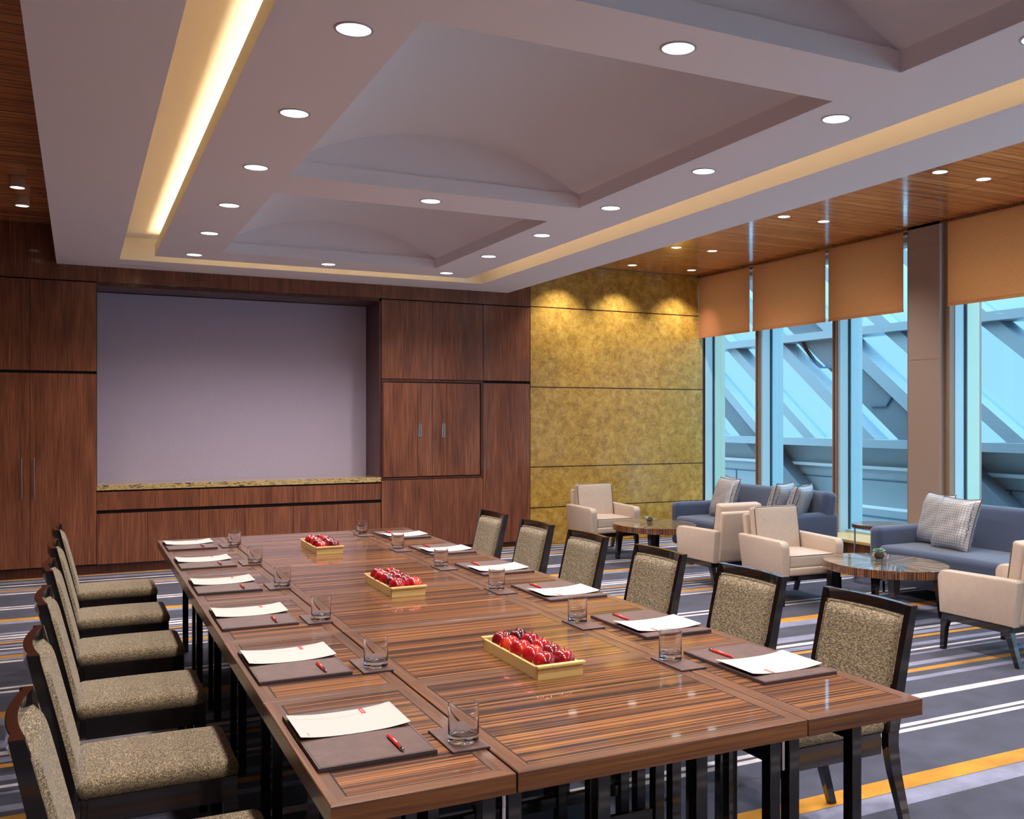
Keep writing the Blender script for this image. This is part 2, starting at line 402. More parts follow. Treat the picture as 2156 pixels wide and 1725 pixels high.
tag(link('countertop', bm, 'counter_marble', loc=(NX0, WY-.01, .85)), 'veined beige marble counter top under the large grey screen', 'counter')
# screen, niche lining
bm = new_bm(); box(bm, 0, NX1-NX0-.03, 0, .012, 0, NZ1-NZ0-.01)
tag(link('screen_panel', bm, 'screen_fabric', loc=(NX0+.004, WY+ND-.01, NZ0)), 'large grey-mauve fabric screen panel set into the wooden wall', 'screen')
bm = new_bm(); box(bm, NX1-.022, NX1-.001, WY+.0, WY+ND, NZ0, NZ1, 0); box(bm, NX0+.001, NX0+.004, WY, WY+ND, NZ0, NZ1); box(bm, NX0, NX1-.022, WY, WY+ND, NZ1-.004, NZ1+.034)
struct(link('trim_2', bm, 'cab_wood_dark'))
# media cabinet
c = empty('media_cabinet', (NX1, WY, 0), 'wooden media cabinet with two recessed steel pulls right of the screen', 'cabinet')
panel('upper_door', 3.09, 3.703, 2.045, 2.965, c); panel('upper_door', 3.703, 4.337, 2.045, 2.965, c)
panel('lower_door', 3.09, 3.703, .06, .868, c); panel('lower_door', 3.703, 4.337, .06, .868, c)
bm = new_bm()
box(bm, .005, 1.252, -.004, .02, 2.012, 2.04); box(bm, .005, 1.252, -.004, .02, .872, .892); box(bm, .005, .022, -.004, .02, .892, 2.012); box(bm, 1.225, 1.252, -.004, .02, .892, 2.012)
link('surround', bm, 'cab_wood_dark', c)
def pull(x, door):
    bm = new_bm(); w, z0, z1 = .017, 1.355, 1.525
    box(bm, -w, w, -.004, 0, z0, z0+.012); box(bm, -w, w, -.004, 0, z1-.012, z1); box(bm, -w, -w+.008, -.004, 0, z0, z1); box(bm, w-.008, w, -.004, 0, z0, z1)
    box(bm, -w+.006, w-.006, -.0015, 0, z0+.008, z1-.008, 1)
    link('pull_handle', bm, ['nickel', 'steel_dark'], door, loc=(x-door.location.x-door.parent.location.x, 0, 0))
ds = []
for a, b in ((3.11,3.523),(3.523,3.7),(3.7,3.879),(3.879,4.30)): ds.append(panel('door', a, b, .90, 2.005, c, y=WY+.004, th=.015))
pull(3.552, ds[1]); pull(3.838, ds[2])
base_plinth(0, 1.25, c); carcass(NX1, 4.337, 0, 2.97, c)
c = empty('tall_cabinet', (4.337, WY, 0), 'narrow tall wooden cabinet beside the golden marble wall', 'cabinet')
panel('door', 4.34, 4.958, .06, 2.015, c); panel('upper_door', 4.34, 4.958, 2.045, 2.965, c); base_plinth(0, .62, c); carcass(4.337, 4.96, 0, 2.97, c)

# ------------------------------------------------------------------ ceiling
def plate(bm, z, x0, x1, y0, y1, holes, mi=0):
    xs = sorted({x0, x1} | {v for h in holes for v in h[:2]}); ys = sorted({y0, y1} | {v for h in holes for v in h[2:]})
    for a, b in zip(xs, xs[1:]):
        for c_, d in zip(ys, ys[1:]):
            mx, my = (a+b)/2, (c_+d)/2
            if any(h[0] < mx < h[1] and h[2] < my < h[3] for h in holes): continue
            quad(bm, [(a,c_,z),(a,d,z),(b,d,z),(b,c_,z)], mi)
def wallring(bm, x0, x1, y0, y1, z0, z1, mi=0):
    for a, b in (((x0,y0),(x1,y0)), ((x1,y0),(x1,y1)), ((x1,y1),(x0,y1)), ((x0,y1),(x0,y0))):
        quad(bm, [(*a,z0),(*b,z0),(*b,z1),(*a,z1)], mi)
SX0, SX1 = -.19, 4.66
OX0, OX1, OY0, OY1 = .354, 4.09, -2.45, 10.69
IX0, IX1, IY0, IY1 = .644, 3.79, -2.1, 10.34
coffers = [(1.182, 3.245, .45, 3.28), (1.182, 3.245, 3.73, 6.51), (1.182, 3.245, 7.05, 9.81)]
CT = CL + .22
bm = new_bm()
plate(bm, CL, SX0, SX1, Y0, Y1, [(OX0,OX1,OY0,OY1)]); plate(bm, CL, IX0, IX1, IY0, IY1, coffers)
wallring(bm, SX0, SX1, Y0, Y1, CL, ZW+.1)
wallring(bm, OX0, OX1, OY0, OY1, CL, CT, 1)
wallring(bm, IX0, IX1, IY0, IY1, CL, CL+.105, 1)
q = .012; wallring(bm, IX0+q, IX1-q, IY0+q, IY1-q, CL+.03, CL+.105, 1); plate(bm, CL+.105, IX0, IX1, IY0, IY1, [(IX0+q, IX1-q, IY0+q, IY1-q)], 1)
q2 = .16; plate(bm, CL+.03, IX0+q, IX1-q, IY0+q, IY1-q, [(IX0+q2, IX1-q2, IY0+q2, IY1-q2)], 1); wallring(bm, IX0+q2, IX1-q2, IY0+q2, IY1-q2, CL+.03, CT, 1)
plate(bm, CT, OX0, OX1, OY0, OY1, [(IX0+q2, IX1-q2, IY0+q2, IY1-q2)], 1)
for x0, x1, y0, y1 in coffers:
    wallring(bm, x0, x1, y0, y1, CL, CL+.10)
    e = .02; plate(bm, CL+.10, x0-e, x1+e, y0-e, y1+e, [(x0,x1,y0,y1)])
    n = 40; rise = .29; arc = []
    for i in range(n+1):
        u = -1+2*i/n; arc.append(((x0+x1)/2+u*(x1-x0)/2, CL+.10+rise*(math.sqrt(max(0, 1.75**2-(u*1.0)**2)) - math.sqrt(1.75**2-1))/(1.75-math.sqrt(1.75**2-1))))
    va = [bm.verts.new((a, y0-e, z)) for a, z in arc]; vb = [bm.verts.new((a, y1+e, z)) for a, z in arc]
    for i in range(n): bm.faces.new((va[i], va[i+1], vb[i+1], vb[i])).smooth = True
    bm.faces.new(va); bm.faces.new(vb)
    
struct(link('ceiling', bm, ['plaster', 'plaster_cove']))
bm = new_bm(); plate(bm, ZW, XL, SX0, Y0, Y1, []); plate(bm, ZW, SX1, XR+.03, Y0, Y1, []); struct(link('ceiling', bm, 'plank_ceiling'))
bm = new_bm(); box(bm, XL-.2, XR+.5, Y0-.1, Y1+.8, ZW+.1, ZW+.2); struct(link('ceiling', bm, 'rear_wall'))
bm = new_bm(); box(bm, XR-.09, XR-.06, Y0, Y1, ZW-.03, ZW-.001); struct(link('trim_3', bm, 'bench_wood'))
# cove strips (hidden behind the lip)
def area(name, loc, rot, sx, sy, power, col, parent=None):
    d = bpy.data.lights.new(name, 'AREA'); d.shape = 'RECTANGLE'; d.size = sx; d.size_y = sy; d.energy = power; d.color = col
    o = bpy.data.objects.new(name, d); COL.objects.link(o); o.location = loc; o.rotation_euler = rot; return o
L = IY1-IY0; Wd = IX1-IX0; CC = (1.0, .86, .62)
for nm, loc, sx, sy in (('cove_strip', (IX0+.05, (IY0+IY1)/2, CL+.045), .03, L-.2), ('cove_strip', (IX1-.05, (IY0+IY1)/2, CL+.045), .03, L-.2),
                        ('cove_strip', ((IX0+IX1)/2, IY1-.05, CL+.045), Wd-.2, .03)):
    o = area(nm, loc, (PI, 0, 0), sx, sy, P_COVE*max(sx, sy)*(.9 if loc[0] > 3 else 1), (1,.87,.74) if loc[0] > 3 else CC)

# ------------------------------------------------------------------ ceiling lamps
def lamp_proto(name, r, label, group, power, blend=.6, ang=110, col=WARM, sz=.065):
    t_ = empty(name, (0,0,0), label, 'ceiling light', group)
    bm = new_bm(); lathe(bm, [(r*.985, .004), (r, -.004), (r*1.14, -.003), (r*1.16, .001)], 40); link('trim_ring', bm, 'lamp_trim', t_, True)
    bm = new_bm(); lathe(bm, [(0, -.0015), (r*.99, -.0015)], 40); link('lens', bm, 'lamp_glow', t_)
    d = bpy.data.lights.new('lamp', 'SPOT'); d.energy = power; d.spot_size = math.radians(ang); d.spot_blend = blend; d.color = col; d.shadow_soft_size = sz
    o = bpy.data.objects.new('lamp', d); COL.objects.link(o); o.parent = t_; o.location = (0,0,-.02)
    return t_
pr = lamp_proto('recessed_downlight', .068, '', 'round downlights in the white ceiling', P_DOWN*10, .8, 142)
used = False
YL = [3.94+1.225*k for k in range(6)]
far = ['nearest', 'second', 'third', 'fourth', 'fifth', 'farthest']
for k in range(-4, 6):
    yy = 3.94+1.225*k
    for xx, side in ((.966, 'left'), (3.45, 'right')):
        lab = (f'round white downlight in the {side} row of the white ceiling, {far[k]} in view' if k >= 0 else f'round white downlight in the {side} ceiling row, {["above","just behind","well behind","farthest behind"][-k-1]} the camera')
        place(pr, used, (xx, yy, CL), 0, lab); used = True
for xx, yy, lab in ((2.21, 3.5, 'round downlight on the ceiling beam between the two nearest coffers'), (2.21, 6.79, 'round downlight on the ceiling beam between the middle and back coffers'), (2.21, 10.05, 'round downlight centred behind the farthest ceiling coffer')):
    place(pr, True, (xx, yy, CL), 0, lab)
pr = lamp_proto('recessed_downlight', .056, '', 'round downlights in the timber ceiling', P_WOOD*10, .8, 124)
used = False
for k, yy in enumerate((9.51, 7.57, 5.62, 3.67, 1.7, -.3)):
    for xx, side in ((5.98, 'inner'), (6.47, 'window side')):
        nm = ('farthest pair', 'second farthest pair', 'third farthest pair', 'pair beyond the right edge', 'pair beside the camera', 'pair behind the camera')[k]
        place(pr, used, (xx, yy, ZW), 0, f'small downlight in the wooden ceiling, {side} one of the {nm}'); used = True
# marble wall washers
for i, (xx, lab) in enumerate(((5.34, 'behind the white soffit'), (6.18, 'left of the two seen'), (7.07, 'in the corner by the window'))):
    t_ = empty('wall_washer', (xx, 10.87, ZW), f'small downlight washing the golden marble wall, {lab}', 'ceiling light', 'downlights washing the marble wall')
    bm = new_bm(); r = .056; lathe(bm, [(r*.985, .004), (r, -.004), (r*1.14, -.003), (r*1.16, .001)], 40); link('trim_ring', bm, 'lamp_trim', t_, True)
    bm = new_bm(); lathe(bm, [(0, -.0015), (r*.99, -.0015)], 40); link('lens', bm, 'lamp_glow', t_)
    d = bpy.data.lights.new('lamp', 'SPOT'); d.energy = P_WASH; d.spot_size = math.radians(84); d.spot_blend = 1; d.color = (1, .91, .78); d.shadow_soft_size = .02
    o = bpy.data.objects.new('lamp', d); COL.objects.link(o); o.parent = t_; o.location = (0,0,-.02); o.rotation_euler = (math.radians(16), 0, 0)
# surface spots at left
for i, (yy, lab) in enumerate(((9.23, 'nearer'), (10.0, 'farther'))):
    t_ = empty('surface_spotlight', (-.43, yy, ZW), f'white cylinder spotlight on the left wooden ceiling, {lab} of the two', 'ceiling light', 'cylinder spotlights on the left timber ceiling')
    bm = new_bm(); lathe(bm, [(0, 0), (.056, 0), (.058, -.004), (.058, -.088), (.05, -.09), (.05, -.075)], 32); link('housing', bm, 'fixture_white', t_, True)
    bm = new_bm(); lathe(bm, [(0, -.0885), (.05, -.0885)], 32); link('lens', bm, 'lamp_glow', t_)
    d = bpy.data.lights.new('lamp', 'SPOT'); d.energy = P_DOWN*4; d.spot_size = math.radians(110); d.spot_blend = .7; d.color = (1, .8, .6); d.shadow_soft_size = .04
    o = bpy.data.objects.new('lamp', d); COL.objects.link(o); o.parent = t_; o.location = (0,0,-.1)
bm = new_bm(); lathe(bm, [(0,-.003),(.06,-.003),(.07,-.006),(.075,0)], 32)
tag(link('ceiling_speaker', bm, 'plaster', loc=(2.1, 10.98, CL), smooth=True), 'flat round ceiling speaker in the white border near the back wall', 'speaker')
bm = new_bm(); box(bm, -.2, .2, -.02, .02, -.002, 0, 0); box(bm, -.185, .185, -.012, .012, -.003, 0, 1)
tag(link('air_slot', bm, ['plaster', 'lamp_trim'], loc=(.55, 11.05, CL)), 'thin linear air slot in the white ceiling border, back left', 'vent')

# ------------------------------------------------------------------ window wall
SILL = .30
bm = new_bm(); box(bm, 7.19, 7.69, Y0, Y1, 0, SILL-.03, 1, 0); box(bm, 7.17, 7.69, Y0, Y1, SILL-.03, SILL, 0, .004)
struct(link('trim_4', bm, ['bamboo', 'bench_wood']))
bm = new_bm(); box(bm, 7.53, 7.69, Y0, Y1, ZW-.05, ZW+.1); box(bm, 7.69, 7.9, Y0-.1, Y1+.7, ZW-.1, ZW+.2); box(bm, 7.53, 7.9, Y0-.1, Y1+.7, -.3, 0)
struct(link('wall_right', bm, 'column_paint'))
# bays: (far y, near y)
bays = [(11.3, 10.115), (10.02, 8.674), (8.586, 7.483), (6.926, 5.55), (5.46, 4.1), (3.55, 2.2), (2.11, .75), (.2, -1.15), (-1.24, -2.6)]
cols = [(7.483, 6.926), (4.1, 3.55), (.75, .2), (-2.6, -3.0)]
mulls = [(10.115, 10.02), (8.674, 8.586), (5.55, 5.46), (2.2, 2.11), (-1.15, -1.24)]
for i, (a, b) in enumerate(cols):
    bm = new_bm()
    box(bm, 7.44, 7.95, b+.07, a-.07, 0, ZW, 0); box(bm, 7.50, 7.6, b, b+.07, SILL, ZW, 1); box(bm, 7.50, 7.6, a-.07, a, SILL, ZW, 1)
    box(bm, 7.6, 7.95, b+.005, a-.005, 0, ZW, 0)
    for z in (2.17, 3.3): box(bm, 7.4385, 7.44, b+.07, a-.07, z, z+.006, 1)
    struct(link('wall_right', bm, ['column_paint', 'mullion_brown']))
blind_lab = ['leftmost, beside the marble wall', 'second from the marble wall', 'just left of the column', 'just right of the column']
for i, (a, b) in enumerate(bays):
    w_ = bpy.data.objects.new(f'window_{i+1}', None); COL.objects.link(w_); w_.location = (7.69, (a+b)/2, SILL); struct(w_)
    w_.empty_display_size = .1
    hw = (a-b)/2
    bm = new_bm()
    box(bm, -.03, .03, -hw, hw, 0, .03); box(bm, -.03, .03, -hw, hw, ZW-SILL-.1, ZW-SILL)
    box(bm, -.12, .01, hw-.006, hw+.0, 0, ZW-SILL, 0)   # far jamb face
    box(bm, .0, .02, hw-.012, hw+.0, 0, ZW-SILL, 1)
    box(bm, .022, .19, hw-.03, hw+.02, -.3, ZW-SILL, 2 if i in (0, 3) else 0)
    link('window_frame', bm, ['frame_blue', 'joint_dark', 'frame_green'], w_)
    bm = new_bm(); quad(bm, [(0,-hw,.02),(0,hw,.02),(0,hw,ZW-SILL-.05),(0,-hw,ZW-SILL-.05)]); link('pane', bm, 'pane', w_)
    if i < 5:
        lab = f'beige roller blind at the top of the windows, {blind_lab[i]}' if i < 4 else 'beige roller blind beyond the right edge of the picture'
        y0_ = b+ (.0 if i in (2,4) else -.02); y1_ = a - (0 if i in (0,3) else -.02)
        if i == 0: y0_, y1_ = 10.135, 11.29
        if i == 1: y0_, y1_ = 8.70, 10.065
        if i == 2: y0_, y1_ = 7.50, 8.645
        if i == 3: y0_, y1_ = 5.52, 6.91
        t_ = empty('roller_blind', (7.46, (y0_+y1_)/2, ZW-.01), lab, 'blind', 'roller blinds along the window wall')
        h_ = (y1_-y0_)/2
        bm = new_bm(); box(bm, -.002, .002, -h_, h_, -.815, 0); link('fabric', bm, 'blind', t_)
        bm = new_bm(); box(bm, -.006, .006, -h_, h_, -.84, -.815, 0, .003); link('bottom_bar', bm, 'blind', t_)
for a, b in mulls:
    bm = new_bm(); box(bm, 7.56, 7.69, b, a, SILL, ZW, 0); box(bm, 7.53, 7.56, b+.01, a-.01, SILL, ZW, 1); box(bm, 7.545, 7.56, b, a, SILL, ZW, 1)
    box(bm, 7.525, 7.53, (a+b)/2-.004, (a+b)/2+.004, SILL, ZW, 2)
    struct(link('trim_5', bm, ['frame_blue', 'mullion_brown', 'gap_shade_inlay']))

# ------------------------------------------------------------------ outside
bm = new_bm(); quad(bm, [(7.9,-30,-.6),(90,-30,-.6),(90,60,-.6),(7.9,60,-.6)]); struct(link('terrace_ground', bm, 'terrace'))
lat = empty('steel_lattice', (10.5, 11, -.6), 'pale steel lattice of slanted beams seen through the windows', 'steel structure')
LO = Vector((10.5, 11, -.6)); SL = .72
def lbar(name, m_, yz, x0=0, x1=.3):
    bm = new_bm(); p = [(y_-11, z_+.6) for y_, z_ in yz]
    a = [bm.verts.new((x0, y_, z_)) for y_, z_ in p]; b = [bm.verts.new((x1, y_, z_)) for y_, z_ in p]; n = len(p)
    bm.faces.new(a); bm.faces.new(b[::-1])
    for i in range(n): bm.faces.new((a[i], a[(i+1)%n], b[(i+1)%n], b[i]))
    bmesh.ops.recalc_face_normals(bm, faces=bm.faces); return link(name, bm, m_, lat)
lbar('bottom_beam', 'steel_ext', [(4,1.15),(26,1.15),(26,1.27),(4,1.27)], -.15, .4)
lbar('top_beam', 'steel_ext', [(4,2.85),(26,2.85),(26,2.97),(4,2.97)], -.1, .35)
lbar('ridge_beam', 'steel_ext', [(4,5.0),(26,5.0),(26,5.15),(4,5.15)], -.1, .35)
def dia(c0, c1, m_='steel_ext', x0=0, x1=.28, nm='diagonal_beam', zlo=1.2, zhi=5.05):
    lbar(nm, m_, [((zlo-c0)/SL, zlo), ((zhi-c0)/SL, zhi), ((zhi-c1)/SL, zhi), ((zlo-c1)/SL, zlo)], x0, x1)
for c0, c1 in ((-1.7,-1.5),(-2.75,-2.55),(-3.78,-3.55),(-5.03,-4.8),(-6.98,-6.74),(-7.93,-7.72),(-8.83,-8.63),(-9.9,-9.7),(-10.9,-10.7),(-11.9,-11.7)): dia(c0, c1)
dia(-6.43, -5.86, 'steel_dark', .05, .3, 'gusset_plate', .2); dia(-5.85, -5.6, 'steel_ext', -.02, .3); dia(-9.25, -8.84, 'steel_dark', .05, .3, 'gusset_plate', .2)
lbar('plate_joint', 'clad_joint', [(12.9,2.9),(13.0,2.9),(12.55,2.55),(12.35,2.42),(12.0,2.40),(12.0,2.375),(12.38,2.39),(12.6,2.52)], -.0, .05)
lbar('plate_joint', 'clad_joint', [(11.25,1.78),(10.95,1.78),(10.75,2.02),(10.72,2.0),(10.93,1.76),(11.25,1.76)], .02, .05)
bm = new_bm(); quad(bm, [(.2,-7,1.85),(.2,15,1.85),(.2,15,5.6),(.2,-7,5.6)]); link('glazing', bm, 'pane_ext', lat)
# low clad wall below lattice
bm = new_bm(); box(bm, 10.9, 11.1, 4, 26, -.6, 1.16, 0)
x = 10.9
for z in (.05, .62): box(bm, x-.012, x, 4, 26, z, z+.018, 1)
for yy in (6.2, 7.6, 9.0, 10.6, 12.2, 13.8, 15.2): box(bm, x-.012, x, yy, yy+.022, -.6, .64, 1)
loft(bm, [[(x-.012, yy, zz) for yy, zz in [(8.6,.62),(8.64,.62),(7.64,-.1),(7.6,-.1)]], [(x, yy, zz) for yy, zz in [(8.6,.62),(8.64,.62),(7.64,-.1),(7.6,-.1)]]], 1)
loft(bm, [[(x-.012, yy, zz) for yy, zz in [(14.6,1.0),(14.65,1.0),(13.85,.2),(13.8,.2)]], [(x, yy, zz) for yy, zz in [(14.6,1.0),(14.65,1.0),(13.85,.2),(13.8,.2)]]], 1)
box(bm, 10.8, 10.9, 4, 26, .80, .85, 2)
box(bm, 10.6, 10.64, 9.6, 12.6, .22, .26, 2)
tag(link('exterior_wall', bm, ['clad', 'clad_joint', 'white_rail']), 'blue-grey panelled wall with dark joints below the slanted beams outside', 'wall')

# ------------------------------------------------------------------ conference tables
def table_proto(w, label, center):
    t_ = empty('conference_table', (0,0,0), label, 'table', 'veneered tables pushed together'); l = .87
    hw, hl = w/2-.0015, l/2-.0015; bm = new_bm(); bd = .042; ln = .004
    def ring(o, i, mi, mi2=None):
        for a, b, m_ in ((0,1,mi),(1,2,mi2 or mi),(2,3,mi),(3,0,mi2 or mi)):
            P_ = lambda k, d: [(-hw+d,-hl+d),(hw-d,-hl+d),(hw-d,hl-d),(-hw+d,hl-d)][k]
            quad(bm, [(*P_(a,o),0),(*P_(b,o),0),(*P_(b,i),0),(*P_(a,i),0)], m_)
    ring(.002, bd, 1, 2); ring(bd, bd+ln, 3)  # crossband border, then a black inlay line
    d = bd+ln; quad(bm, [(-hw+d,-hl+d,0),(hw-d,-hl+d,0),(hw-d,hl-d,0),(-hw+d,hl-d,0)], 0)
    P0 = [(-hw,-hl),(hw,-hl),(hw,hl),(-hw,hl)]; P1 = [(-hw+.002,-hl+.002),(hw-.002,-hl+.002),(hw-.002,hl-.002),(-hw+.002,hl-.002)]
    for k in range(4):
        j = (k+1) % 4; mi = 1 if k % 2 == 0 else 2
        quad(bm, [(*P1[k],0),(*P0[k],-.002),(*P0[j],-.002),(*P1[j],0)], mi); quad(bm, [(*P0[k],-.002),(*P0[k],-.048),(*P0[j],-.048),(*P0[j],-.002)], mi)
    quad(bm, [(*P0[3],-.048),(*P0[2],-.048),(*P0[1],-.048),(*P0[0],-.048)], 1)
    bmesh.ops.recalc_face_normals(bm, faces=bm.faces)
    link('tabletop', bm, ['zebra','edge_wood','edge_wood_y','gap_shade_inlay'], t_, loc=(0,0,TZ))
    lx = (-(w/2-.035), -.15, .15, w/2-.035) if center else (.05, -.185)
    for q_ in lx:
        for sy in (-1, 1):
            bm = new_bm(); box(bm, -.018, .018, -.020, .020, 0, TZ-.048, 0, .002); link('leg', bm, 'lacquer', t_, loc=(q_, sy*(l/2-.12), 0))
    if center:
        for sy in (-1, 1):
            bm = new_bm(); box(bm, -(w/2-.05), w/2-.05, -.010, .010, .22, .26, 0, .002); link('stretcher', bm, 'lacquer', t_, loc=(0, sy*(l/2-.12), 0))
            for sx in (-1, 1):
                bm = new_bm(); tube(bm, [(0,0,.58),(0,0,.69)], .006, 8)
                for z in (.605, .632, .66): tube(bm, [(0,0,z-.001),(0,0,z+.001)], .0068, 8)
                link('hinge', bm, 'chrome', t_, True, loc=(sx*(w/2-.006), sy*(l/2-.105), 0))
    else:
        for q_ in lx:
            bm = new_bm(); box(bm, -.010, .010, -(l/2-.13), l/2-.13, .62, .66, 0, .002); link('apron', bm, 'lacquer', t_, loc=(q_, 0, 0))
    return t_
YT = [2.575+.873*k for k in range(6)]
pw = table_proto(.432, '', False); pc = table_proto(.866, '', True); uw = uc = False
for k, yy in enumerate(YT):
    place(pw, uw, (.69, yy, 0), PI, f'narrow striped-veneer table along the left edge of the conference table, {ORD[k]}'); uw = True
    place(pc, uc, (1.341, yy, 0), 0, f'square striped-veneer table in the middle row of the conference table, {ORD[k]}'); uc = True
    place(pw, True, (1.992, yy, 0), 0, f'narrow striped-veneer table along the right edge of the conference table, {ORD[k]}')

# ------------------------------------------------------------------ place settings
def arc_sheet(bm, w, l, z0, lift, th=.0006, nx=14):
    # sheet w in x, l in y; ends of x curl up
    top = []; 
    for i in range(nx+1):
        u = -1+2*i/nx; z = z0+lift*abs(u)**2.6
        top.append((u*w/2, z))
    for dz, flip in ((0, False), (-th, True)):
        for (a, za), (b, zb) in zip(top, top[1:]):
            p = [(a,-l/2,za+dz),(b,-l/2,zb+dz),(b,l/2,zb+dz),(a,l/2,za+dz)]; quad(bm, p[::-1] if flip else p)
    for s_ in (-1, 1):
        for (a, za), (b, zb) in zip(top, top[1:]): quad(bm, [(a,s_*l/2,za),(b,s_*l/2,zb),(b,s_*l/2,zb-th),(a,s_*l/2,za-th)])
def zc(u, z0, lift): return z0+lift*abs(u)**2.6
# desk pad
padp = empty('desk_pad', (0,0,0), '', 'desk pad', 'brown leather desk pads on the conference table')
bm = new_bm(); box(bm, -.145, .145, -.235, .235, 0, .0085, 1, .002); box(bm, -.1445, .1445, -.2345, .2345, .0085, .0112, 0, .001)
for sx in (-1, 1): box(bm, sx*.1395-.0006, sx*.1395+.0006, -.23, .23, .0112, .0118, 2)
for sy in (-1, 1): box(bm, -.14, .14, sy*.2295-.0006, sy*.2295+.0006, .0112, .0118, 2)
link('cover', bm, ['pad_leather', 'pad_edge', 'pad_edge'], padp)
# note sheet; printed marks are parts
papp = empty('note_paper', (0,0,0), '', 'paper', 'curled note sheets on the desk pads')
bm = new_bm(); arc_sheet(bm, .285, .21, .0008, .010); link('sheet', bm, 'paper', papp, True)
LIFT = .010
def on_sheet(bm, pts, mi=0, up=.0005):
    quad(bm, [(x_, y_, zc(x_/.1425, .0008, LIFT)+up) for x_, y_ in pts], mi)
bm = new_bm(); on_sheet(bm, [(.052,.055),(.064,.055),(.064,.104),(.052,.104)])
for k in range(7): on_sheet(bm, [(.0555,.062+.005*k),(.0605,.062+.005*k),(.0605,.0645+.005*k),(.0555,.0645+.005*k)], 1, .0008)
link('red_tab', bm, ['red_ink', 'paper'], papp)
bm = new_bm()
prev = None
for i in range(29):
    x_ = -.135+.27*i/28; y_ = .070-.020*math.sin((x_+.135)/.27*PI*1.15)+.03*max(0, x_/.14)
    if prev and not (.05 < x_ < .066): on_sheet(bm, [(prev[0],prev[1]),(x_,y_),(x_,y_+.0011),(prev[0],prev[1]+.0011)])
    prev = (x_, y_)
link('printed_line', bm, 'pink_ink', papp)
bm = new_bm()
for k in range(9): on_sheet(bm, [(-.12,-.092+.0028*k),(-.1175,-.092+.0028*k),(-.1175,-.0902+.0028*k),(-.12,-.0902+.0028*k)])
link('small_print', bm, 'grey_ink', papp)
# pen
penp = empty('pen', (0,0,0), '', 'pen', 'red ballpoint pens on the desk pads')
bm = new_bm(); Mx = Matrix.Rotation(PI/2, 4, 'X')
lathe(bm, [(0,-.068),(.0022,-.064),(.0042,-.05),(.0048,-.03),(.0048,.05),(.0045,.058)], 14); bmesh.ops.transform(bm, matrix=Mx, verts=bm.verts); link('barrel', bm, 'red_plastic', penp, True, loc=(0,0,.0048))
bm = new_bm(); lathe(bm, [(.0046,.056),(.0046,.068),(.003,.070),(.003,.075),(0,.075)], 14); bmesh.ops.transform(bm, matrix=Mx, verts=bm.verts); link('cap', bm, 'chrome', penp, True, loc=(0,0,.0048))
bm = new_bm(); box(bm, -.0012, .0012, -.066, -.028, .0095, .0105, 0, .0003); link('clip', bm, 'chrome', penp)
bm = new_bm(); box(bm, -.0011, .0011, -.02, .012, .0094, .00975); link('imprint', bm, 'paper', penp)
# coaster
cop = empty('coaster', (0,0,0), '', 'coaster', 'brown leather coasters on the conference table')
bm = new_bm(); box(bm, -.049, .049, -.1, .1, 0, .0045, 1, .001); box(bm, -.0485, .0485, -.0995, .0995, .0045, .006, 0, .0005); link('mat_surface', bm, ['pad_leather','pad_edge'], cop)
# tumbler
glp = empty('glass_tumbler', (0,0,0), '', 'glass', 'empty glass tumblers on the coasters')
bm = new_bm()
lathe(bm, [(0,.002),(.030,.0015),(.036,.0005),(.0388,.003),(.0395,.007),(.0395,.0948),(.0389,.0955),(.0379,.0948),(.0378,.026),(.036,.0215),(.032,.0190),(0,.0180)], 40)
link('tumbler_wall', bm, 'glass', glp, True)
usedp = False
Lp = [2.59, 3.45, 4.33, 5.22, 6.09, 6.97]; Rp = [2.71, 3.43, 4.29, 5.12, 6.0, 6.89]
Lg = [2.40, 3.265, 4.135, 5.045, 5.935, 6.825]; Rg = [2.885, 3.60, 4.48, 5.315, 6.165, 7.07]
for k in range(6):
    for side in ('left', 'right'):
        L_ = side == 'left'; yy = Lp[k] if L_ else Rp[k]; x_ = .64 if L_ else 2.026; rz = 0 if L_ else PI; s_ = 1 if L_ else -1
        j = random.uniform(-.012, .012); w_ = f'on the {side} table side, {ORD[k]}'
        place(padp, usedp, (x_, yy, TZ), rz+j*.4, f'brown leather desk pad {w_}')
        place(papp, usedp, (x_, yy+(.088 if L_ else -.062), TZ+.0118), rz+j, f'white note sheet {w_}')
        place(penp, usedp, ((.703 if L_ else 1.968), yy+(-.14 if L_ else .125), TZ+.0113), (0.0 if L_ else PI)+j*2+.02, f'red pen {w_}')
        gy = (Lg if L_ else Rg)[k]; gx = (.868 + .006*k) if L_ else 1.79
        place(cop, usedp, ((.865 if L_ else 1.79), gy+(.03 if L_ else -.05), TZ), j*.5, f'brown leather coaster {w_}')
        place(glp, usedp, (gx, gy, TZ+.006), random.uniform(0,1), f'empty glass tumbler {w_}')
        usedp = True

